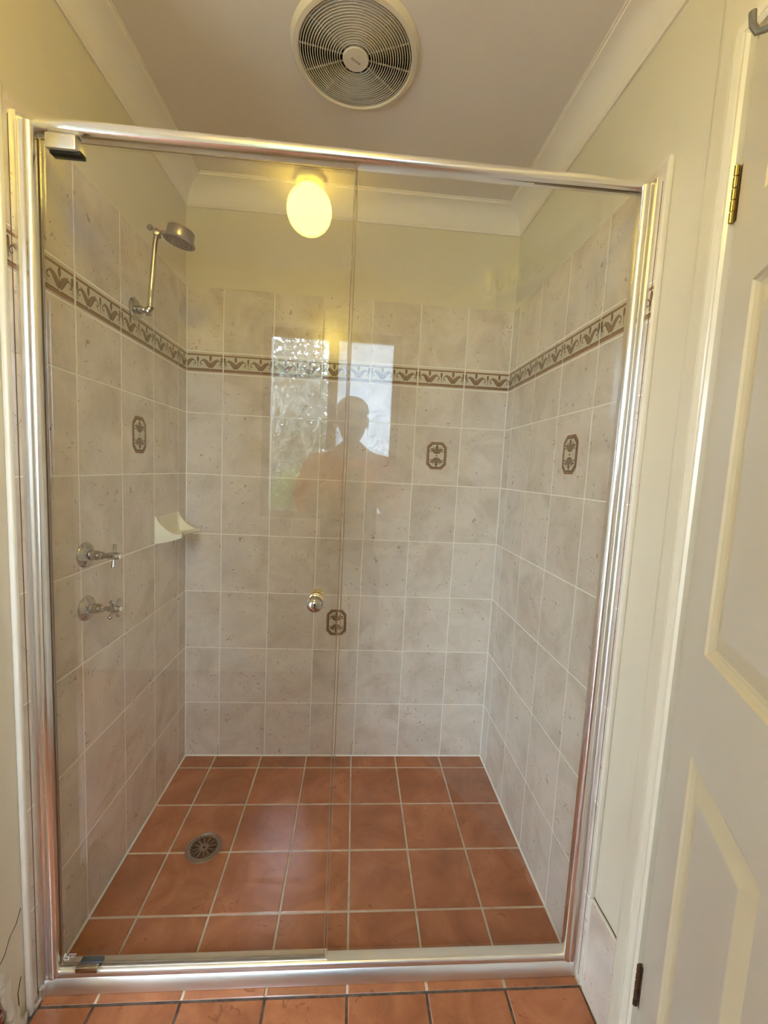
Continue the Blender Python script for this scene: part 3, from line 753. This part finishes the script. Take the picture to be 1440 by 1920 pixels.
for i in (0, ny):
    for k in range(nt): bm.faces.new((top[i][k], top[i][k+1], bot[i][k+1], bot[i][k]))
dish = objs('dish', bm, M_ceramic, sd, ang=50)
bm = bmesh.new(); box(bm, -.001, .004, -.0985, .0985, 0, .0985, bev=.0015); objs('back_plate', bm, M_ceramic, sd)

# ------------------------------------------------------------------ floor drain
dr = empty('floor_drain', (.243, -.461, 0)); tagp(dr, 'round stainless drain grate with petal-shaped slots in the shower floor', 'drain')
bm = bmesh.new(); lathe(bm, [(.0585, -.002), (.0585, .0012), (.057, .0026), (.053, .0026), (.0515, .0008), (.0500, .0008)], 64, cap=False); objs('rim', bm, M_steel, dr)
bm = bmesh.new(); lathe(bm, [(.0505, .0004), (.0, .0004)], 48, cap=False); obj('well', bm, M_dark, dr)
# grate: steel web left between petal slots
def grate():
    bm = bmesh.new(); z0, z1 = .0006, .0019
    def ring(r0, r1, n=72):
        lathe(bm, [(r0, z0), (r0, z1), (r1, z1), (r1, z0)], n, cap=False)
    ring(.0425, .0506); ring(.0045, .0155, 40)
    for i in range(12):
        a = 2*PI*(i+.5)/12
        # Y-shaped web: stem then two arms enclosing a small triangle
        def rb(pts, ws):
            L_, R_ = [], []
            for q, (r, da) in enumerate(pts):
                c, s = math.cos(a+da), math.sin(a+da); h = ws[q]
                L_.append((r*c - h*s, r*s + h*c)); R_.append((r*c + h*s, r*s - h*c))
            T = [[bm.verts.new((x, y, z1)) for x, y in S_] for S_ in (L_, R_)]; Bv = [[bm.verts.new((x, y, z0)) for x, y in S_] for S_ in (L_, R_)]
            for q in range(len(pts)-1):
                bm.faces.new((T[0][q], T[0][q+1], T[1][q+1], T[1][q]))
                for e in (0, 1): bm.faces.new((T[e][q], T[e][q+1], Bv[e][q+1], Bv[e][q]))
        rb([(.014, 0), (.022, 0), (.031, 0)], [.0016, .0022, .0024])
        rb([(.029, 0), (.036, .085), (.0435, .15)], [.0012, .0011, .0012]); rb([(.029, 0), (.036, -.085), (.0435, -.15)], [.0012, .0011, .0012])
    for i in range(6):
        a = PI*i/3
        tubep = [Vector((0, 0, .0021)), Vector((.0042*math.cos(a), .0042*math.sin(a), .0021))]
        tube(bm, tubep, .0007, 5, mi=1)
    return bm
objs('grate', grate(), [M_steel, M_dark], dr, ang=30)

# ------------------------------------------------------------------ window
win = empty('window_1', ((WX0+WX1)/2, YB, WZ0)); win['kind'] = 'structure'; win['label'] = 'two-light window behind the camera, mirrored in the glass'
WO = Vector((-(WX0+WX1)/2, -YB, -WZ0))
def wpart(name, bm, m, **k):
    bmesh.ops.translate(bm, verts=bm.verts, vec=WO); o = objs(name, bm, m, win); 
    for a, b in k.items(): o[a] = b
    return o
bm = bmesh.new()
for a in ((WX0, WX1, WZ0, WZ0+.045), (WX0, WX1, WZ1-.045, WZ1), (WX0, WX0+.047, WZ0+.045, WZ1-.045), (WX1-.047, WX1, WZ0+.045, WZ1-.045), (.512, .570, WZ0+.045, WZ1-.045)):
    box(bm, a[0], a[1], YB-.075, YB-.030, a[2], a[3])
wpart('window_frame', bm, M_frame)
bm = bmesh.new(); box(bm, WX0+.047, .512, YB-.055, YB-.051, WZ0+.045, WZ1-.045); wpart('window_pane', bm, M_wglass)
bm = bmesh.new(); bm.faces.new([bm.verts.new((x, YB-.052, z)) for x, z in ((.570, WZ0+.045), (WX1-.047, WZ0+.045), (WX1-.047, WZ1-.045), (.570, WZ1-.045))]); wpart('window_pane', bm, M_frost, label='frosted pane')
bm = bmesh.new(); box(bm, WX0-.02, WX1+.02, YB-.030, YB+.030, WZ0-.022, WZ0, bev=.003); wpart('window_sill', bm, M_trim)
for a, b in ((WX0+.075, 1.50), (.500, 1.49)):
    bm = bmesh.new(); box(bm, a-.006, a+.006, YB-.032, YB-.012, b-.012, b+.012, bev=.002); wpart('window_catch', bm, M_chrome)
win2 = empty('added_door_2', ((GX0+GX1)/2, YB, 0)); win2['kind'] = 'structure'; win2['label'] = 'glazed sliding door added in the rear wall for its daylight, out of the picture'
def w2(name, a, m, bev=0):
    bm = bmesh.new()
    for q in a: box(bm, *q, bev=bev)
    bmesh.ops.translate(bm, verts=bm.verts, vec=(-(GX0+GX1)/2, -YB, 0)); return objs(name, bm, m, win2)
ya, yb, gm = YB-.09, YB-.045, (GX0+GX1)/2
w2('door_frame', [(GX0, GX1, ya, yb, 0, .05), (GX0, GX1, ya, yb, GZ-.045, GZ), (GX0, GX0+.045, ya, yb, .05, GZ-.045), (GX1-.045, GX1, ya, yb, .05, GZ-.045), (gm-.03, gm+.03, ya, yb, .05, GZ-.045)], M_frame)
w2('glass_pane', [(GX0+.045, gm-.03, YB-.070, YB-.066, .05, GZ-.045)], M_wglass); w2('glass_pane', [(gm+.03, GX1-.045, YB-.070, YB-.066, .05, GZ-.045)], M_wglass)
# reveal and architrave
bm = bmesh.new()
for a in ((WX0-.035, WX0, WZ0-.02, WZ1+.035), (WX1, WX1+.035, WZ0-.02, WZ1+.035), (WX0, WX1, WZ1, WZ1+.035)):
    box(bm, a[0], a[1], YB, YB+.014, a[2], a[3], bev=.003)
wpart('window_architrave', bm, M_trim)

# ------------------------------------------------------------------ toilet beside the window wall
to = empty('toilet', (1.05, -2.44, 0)); tagp(to, 'white toilet against the window wall, faintly mirrored in the glass', 'toilet')
def loft(bm, rings, cap0=True, cap1=True):
    vr = [[bm.verts.new(p) for p in r] for r in rings]; n = len(vr[0])
    for a, b in zip(vr, vr[1:]):
        for i in range(n): bm.faces.new((a[i], a[(i+1) % n], b[(i+1) % n], b[i]))
    if cap0: bm.faces.new(vr[0])
    if cap1: bm.faces.new(vr[-1])
def egg(cy, rx, ry, z, n=28): return [(rx*math.cos(2*PI*i/n), cy + ry*math.sin(2*PI*i/n)*(1.08 if math.sin(2*PI*i/n) > 0 else .92), z) for i in range(n)]
bm = bmesh.new(); loft(bm, [egg(.26,.10,.17,.0), egg(.26,.10,.17,.03), egg(.27,.085,.15,.12), egg(.29,.11,.18,.24), egg(.31,.165,.22,.34), egg(.31,.175,.23,.37), egg(.31,.172,.228,.385), egg(.31,.12,.17,.383), egg(.30,.09,.12,.25)]); objs('bowl', bm, M_porc, to)
bm = bmesh.new(); loft(bm, [egg(.31,.178,.235,.387), egg(.31,.182,.238,.395), egg(.31,.182,.238,.410), egg(.31,.172,.228,.418), egg(.31,.10,.15,.421)]); objs('lid', bm, M_white, to)
bm = bmesh.new(); box(bm, -.18, .18, .008, .135, .40, .74, bev=.015, seg=3); box(bm, -.188, .188, .004, .142, .742, .775, bev=.008, seg=2); objs('cistern', bm, M_porc, to)
bm = bmesh.new(); lathe(bm, [(.022, .775), (.022, .780), (.018, .783), (0, .783)], 24, Matrix.Translation((0, .07, 0))); objs('flush_button', bm, M_chrome, to)

# ------------------------------------------------------------------ the photographer (mirrored in the glass) and the phone
def skin(name, V, E, m, parent, sub=2, root=0, fix=None):
    me = bpy.data.meshes.new(name); me.from_pydata([v[:3] for v in V], E, []); me.update()
    o = bpy.data.objects.new(name, me); COL.objects.link(o)
    md = o.modifiers.new('s', 'SKIN'); md.use_smooth_shade = True
    for i, v in enumerate(V):
        r = v[3]; me.skin_vertices[0].data[i].radius = (r, v[4] if len(v) > 4 else r)
    me.skin_vertices[0].data[root].use_root = True
    sb = o.modifiers.new('u', 'SUBSURF'); sb.levels = sub; sb.render_levels = sub
    dg = bpy.context.evaluated_depsgraph_get(); ev = o.evaluated_get(dg)
    nm = bpy.data.meshes.new_from_object(ev); o.modifiers.clear(); o.data = nm; bpy.data.meshes.remove(me)
    nm.materials.clear()
    for x in (m if isinstance(m, list) else [m]): nm.materials.append(x)
    nm.polygons.foreach_set('use_smooth', [True]*len(nm.polygons))
    if fix: fix(nm)
    o.parent = parent; return o
M_skin = mat('skin', (.50,.29,.20), .5, Subsurface_Weight=.1)
M_orange = mat('orange_workwear', (.90,.24,.05), .7)
M_navy = mat('grey_workwear', (.075,.075,.08), .8)
M_cap = mat('pale_cap_cloth', (.62,.60,.56), .8)
M_hair = mat('grey_beard', (.16,.13,.11), .9)
PX, PY = .672, -2.085
per = empty('person', (PX, PY, 0)); tagp(per, 'person in orange shirt and pale cap holding a phone, mirrored in the shower glass', 'person')
V = [(0,0,.88,.105,.085), (0,.0,1.05,.105,.085), (0,.005,1.20,.125,.09), (0,0,1.33,.125,.09), (0,.005,1.40,.07,.06), (0,.02,1.46,.055,.055),
     (.085,0,.80,.085,.09), (.095,.01,.45,.055,.06), (.095,-.01,.10,.038,.042), (.10,.10,.035,.036,.025),
     (-.085,0,.80,.085,.09), (-.095,.01,.45,.055,.06), (-.095,-.01,.10,.038,.042), (-.10,.10,.035,.036,.025),
     (.175,0,1.335,.055,.055), (.225,.03,1.10,.042,.042), (.16,.16,1.145,.036,.036), (.085,.245,1.185,.026,.024), (.070,.262,1.20,.024,.014),
     (-.175,0,1.335,.055,.055), (-.225,.03,1.10,.042,.042), (-.14,.16,1.145,.036,.036), (-.045,.245,1.185,.026,.024), (-.030,.262,1.20,.024,.014)]
E = [(0,1),(1,2),(2,3),(3,4),(4,5),(0,6),(6,7),(7,8),(8,9),(0,10),(10,11),(11,12),(12,13),(3,14),(14,15),(15,16),(16,17),(17,18),(3,19),(19,20),(20,21),(21,22),(22,23)]
body = skin('body', V, E, M_skin, per)
# head as one shaped ovoid with nose, brow, ears and chin
bm = bmesh.new(); bmesh.ops.create_uvsphere(bm, u_segments=32, v_segments=24, radius=1)
for v in bm.verts:
    x, y, z = v.co
    sx = .077*(1-.16*max(0, -z)); nx, ny_, nz_ = x*sx, y*.096, z*.118
    if z < -.2: ny_ += .012*(-z)*(1 if y > 0 else -.3)
    if y > .5:
        nose = math.exp(-(x*4.2)**2)*math.exp(-((z+.12)*3.6)**2); ny_ += .020*nose
        for s in (-1, 1): ny_ -= .008*math.exp(-((x-s*.38)*6)**2-((z-.05)*7)**2)
        ny_ += .005*math.exp(-((z-.22)*8)**2); ny_ += .004*math.exp(-(x*4)**2-((z+.48)*12)**2)
    v.co = (nx, ny_, nz_)
bmesh.ops.translate(bm, verts=bm.verts, vec=(0, .045, 1.545)); head = objs('head', bm, M_skin, body, ang=180)
for s in (-1, 1):
    bm = bmesh.new(); bmesh.ops.create_uvsphere(bm, u_segments=12, v_segments=8, radius=1)
    for v in bm.verts: v.co = Vector((v.co.x*.008, v.co.y*.018, v.co.z*.031)) + Vector((s*.079, .035, 1.54))
    objs('ear', bm, M_skin, body, ang=180)
    bm = bmesh.new(); bmesh.ops.create_uvsphere(bm, u_segments=12, v_segments=8, radius=.0105); bmesh.ops.translate(bm, verts=bm.verts, vec=(s*.030, .126, 1.552)); objs('eye', bm, M_porc, body, ang=180)
    bm = bmesh.new(); bmesh.ops.create_uvsphere(bm, u_segments=10, v_segments=8, radius=.005); bmesh.ops.translate(bm, verts=bm.verts, vec=(s*.030, .1335, 1.550)); objs('iris', bm, M_hair, body, ang=180)
bm = bmesh.new(); tube(bm, [(-.024,.127,1.487), (-.010,.136,1.489), (.010,.136,1.489), (.024,.127,1.487)], [.002,.004,.004,.002], 8); objs('lips', bm, mat('lips', (.40,.16,.13), .5), body)
bm = bmesh.new(); bmesh.ops.create_uvsphere(bm, u_segments=28, v_segments=20, radius=1)
for v in list(bm.verts):
    x, y, z = v.co; v.co = Vector((x*.075*(1-.16*max(0,-z)), y*.102+.006+.012*max(0,-z), z*.118))
bmesh.ops.delete(bm, geom=[v for v in bm.verts if v.co.z > -.030 or v.co.y < .01], context='VERTS')
bmesh.ops.translate(bm, verts=bm.verts, vec=(0, .045, 1.540)); objs('beard', bm, M_hair, body, ang=180)
# fingers round the phone
def finger(pts, rr=.0085): return pts, rr
hands = []
for s in (1, -1):
    bx = .029 + s*.052
    for i, (dz, ln) in enumerate(((.030,.9), (.010,1.0), (-.010,.95), (-.029,.78))):
        z = 1.205+dz
        pts = [(bx+s*.006, .262, z), (bx+s*.004, .285, z+.002), (bx-s*.012*ln, .297, z+.002), (bx-s*.030*ln, .2965, z)]
        Vf = [(*p, r) for p, r in zip(pts, (.0088,.0082,.0076,.0062))]
        skin('finger', Vf, [(0,1),(1,2),(2,3)], M_skin, body, sub=1)
    Vf = [(bx+s*.002,.258,1.195,.011), (bx-s*.012,.262,1.222,.0095), (bx-s*.024,.266,1.243,.008)]
    skin('thumb', Vf, [(0,1),(1,2)], M_skin, body, sub=1)
# clothing
def shirt_fix(me):
    for p in me.polygons:
        c = p.center; p.material_index = 1 if (c.z < 1.17 and abs(c.x) < .21) else 0
VS = [(0,0,.79,.158,.132), (0,.0,.98,.158,.130), (0,.005,1.18,.168,.132), (0,0,1.32,.150,.118), (0,.003,1.405,.080,.074),
      (.180,0,1.325,.064,.064), (.228,.015,1.20,.060,.060), (.230,.035,1.085,.054,.052), (.180,.13,1.13,.046,.046),
      (-.180,0,1.325,.064,.064), (-.228,.015,1.20,.060,.060), (-.230,.035,1.085,.054,.052), (-.165,.13,1.13,.046,.046)]
skin('shirt', VS, [(0,1),(1,2),(2,3),(3,4),(3,5),(5,6),(6,7),(7,8),(3,9),(9,10),(10,11),(11,12)], [M_orange, M_navy], per, fix=shirt_fix)
VT = [(0,0,.98,.135,.112), (0,0,.88,.140,.115), (.090,0,.74,.100,.105), (.098,.01,.45,.076,.080), (.098,-.01,.05,.064,.070), (-.090,0,.74,.100,.105), (-.098,.01,.45,.076,.080), (-.098,-.01,.05,.064,.070)]
skin('trousers', VT, [(0,1),(1,2),(2,3),(3,4),(1,5),(5,6),(6,7)], M_navy, per)
for s in (-1, 1):
    bm = bmesh.new(); loft(bm, [[(s*.098+rx*math.cos(2*PI*i/20), cy_+ry*math.sin(2*PI*i/20), z) for i in range(20)] for rx, ry, cy_, z in ((.048,.135,.04,.001), (.050,.138,.04,.02), (.047,.128,.035,.05), (.044,.085,.0,.085), (.046,.060,-.01,.13))]); objs('boot', bm, mat('brown_boot', (.14,.08,.04), .7), per)
bm = bmesh.new(); bmesh.ops.create_uvsphere(bm, u_segments=32, v_segments=20, radius=1)
bmesh.ops.delete(bm, geom=[v for v in bm.verts if v.co.z < -.02], context='VERTS')
for v in bm.verts: v.co = Vector((v.co.x*.086, v.co.y*.104, v.co.z*.082))
bmesh.ops.translate(bm, verts=bm.verts, vec=(0, .042, 1.588)); cap = objs('cap', bm, M_cap, per, ang=180)
bm = bmesh.new(); n = 14; A, B = [], []
for i in range(n+1):
    a = PI*.12+PI*.76*i/n; A.append(bm.verts.new((.084*math.cos(a), .042+.100*math.sin(a), 1.592))); B.append(bm.verts.new((.080*math.cos(a), .042+.100*math.sin(a)+.058*math.sin(PI*i/n)**.6, 1.580+.006*math.sin(PI*i/n))))
for i in range(n): bm.faces.new((A[i], A[i+1], B[i+1], B[i]))
objs('cap_brim', bm, M_cap, cap, ang=180)
ph = empty('phone', (CX, CY-.0075, 1.235)); tagp(ph, 'dark phone held up by the person in the orange shirt', 'phone')
bm = bmesh.new(); box(bm, -.038, .038, -.0042, .0040, -.078, .078, bev=.003, seg=2); objs('phone_body', bm, M_black, ph)
bm = bmesh.new(); box(bm, -.034, .034, -.0048, -.0042, -.073, .073); obj('screen', bm, mat('phone_screen', (.03,.03,.035), .08), ph)

# ------------------------------------------------------------------ outside: ground, shrub, trees
M_pave = noise_mat('pale_concrete_paving', [(.48,.46,.43), (.58,.56,.52)], [.35,.65], scale=3, rough=.9, obj_rand=False)
M_grass = noise_mat('grass_ground', [(.05,.09,.02), (.12,.16,.05)], [.35,.65], scale=3, rough=.9, obj_rand=False)
bm = bmesh.new(); bm.faces.new([bm.verts.new(p) for p in ((-30,YB-.12,-.3), (30,YB-.12,-.3), (30,-60,-.3), (-30,-60,-.3))])
bm3 = bmesh.new(); box(bm3, -.5, 2.2, YB-.50, YB-.121, 2.25, 2.33); o = obj('eave_outside', bm3, M_trim); o['kind'] = 'structure'
bm2 = bmesh.new(); box(bm2, -6, 3, YB-1.7, YB-.121, -.12, -.02); o = obj('added_patio_outside', bm2, M_pave); o['kind'] = 'structure'  # unseen pale paving, added to bounce daylight in at the glazed door
o = obj('ground_outside', bm, M_grass); o['kind'] = 'structure'
def foliage(name, blobs, n, size, m, parent, seed):
    rnd = random.Random(seed); V, F = [], []
    for _ in range(n):
        bx, by, bz, r = rnd.choice(blobs)
        d = Vector((rnd.gauss(0,1), rnd.gauss(0,1), rnd.gauss(0,1))).normalized()*r*rnd.uniform(.55, 1.05)
        c = Vector((bx, by, bz)) + d
        a = Vector((rnd.gauss(0,1), rnd.gauss(0,1), rnd.gauss(0,1))).normalized(); b = a.orthogonal().normalized()
        L1, W1 = size*rnd.uniform(.6, 1.3), size*.38
        k = len(V); V += [c-a*L1, c+b*W1, c+a*L1, c-b*W1]; F.append((k, k+1, k+2, k+3))
    me = bpy.data.meshes.new(name); me.from_pydata([tuple(v) for v in V], [], F); me.materials.append(m)
    o = link(name, me, parent); o['kind'] = 'stuff'; return o
M_leaf1 = noise_mat('grey_green_leaves', [(.12,.13,.09), (.46,.46,.40)], [.35,.65], scale=1.2, rough=.6, obj_rand=False)
M_leaf2 = noise_mat('bright_green_leaves', [(.08,.14,.03), (.20,.28,.07)], [.35,.65], scale=2, rough=.6, obj_rand=False)
M_bark = noise_mat('pale_bark', [(.20,.17,.15), (.42,.38,.36)], [.35,.65], scale=4, rough=.9, obj_rand=False)
rnd = random.Random(4)
def tree(x, y, h, label, seed):
    t = empty('tree', (x, y, -.3)); tagp(t, label, 'tree')
    rr = random.Random(seed); bm = bmesh.new()
    tube(bm, [(0,0,0), (.1,0,h*.35), (.0,.1,h*.6), (.1,0,h*.9)], [.16,.12,.08,.03], 8)
    bl = []
    for i in range(9):
        a = rr.uniform(0, 2*PI); z0 = h*rr.uniform(.2,.6); L_ = h*rr.uniform(.3,.5)
        e = (math.cos(a)*L_, math.sin(a)*L_*.6, z0+h*rr.uniform(.08,.3)); mid = (e[0]*.5, e[1]*.5, (z0+e[2])/2+.12)
        tube(bm, [(0,0,z0), mid, e], [.06,.04,.012], 6); bl += [(*e, h*.17), (*mid, h*.14)]
    bl.append((.1, 0, h*.85, h*.18))
    objs('trunk', bm, M_bark, t); foliage('foliage', bl, 11000, .072, M_leaf1, t, seed)
tree(-.2, -7.0, 4.1, 'grey-green spreading tree outside the window, left one', 3)
tree(5.0, -9.5, 4.2, 'grey-green spreading tree outside the window, right one', 5)
tree(-5.6, -12.5, 4.6, 'grey-green spreading tree outside the window, farthest one', 8)
shb = empty('shrub', (.0, -4.9, -.3)); tagp(shb, 'bright green feathery shrub just outside the window', 'shrub')
foliage('foliage', [(0,0,.55,.5), (.25,.1,.95,.4), (-.3,0,.9,.45), (.0,.0,1.28,.30), (.5,0,.5,.4)], 3800, .05, M_leaf2, shb, 11)
bm = bmesh.new(); tube(bm, [(0,0,0), (.05,0,.6), (0,0,1.2)], [.05,.03,.01], 6); objs('stem', bm, M_bark, shb)
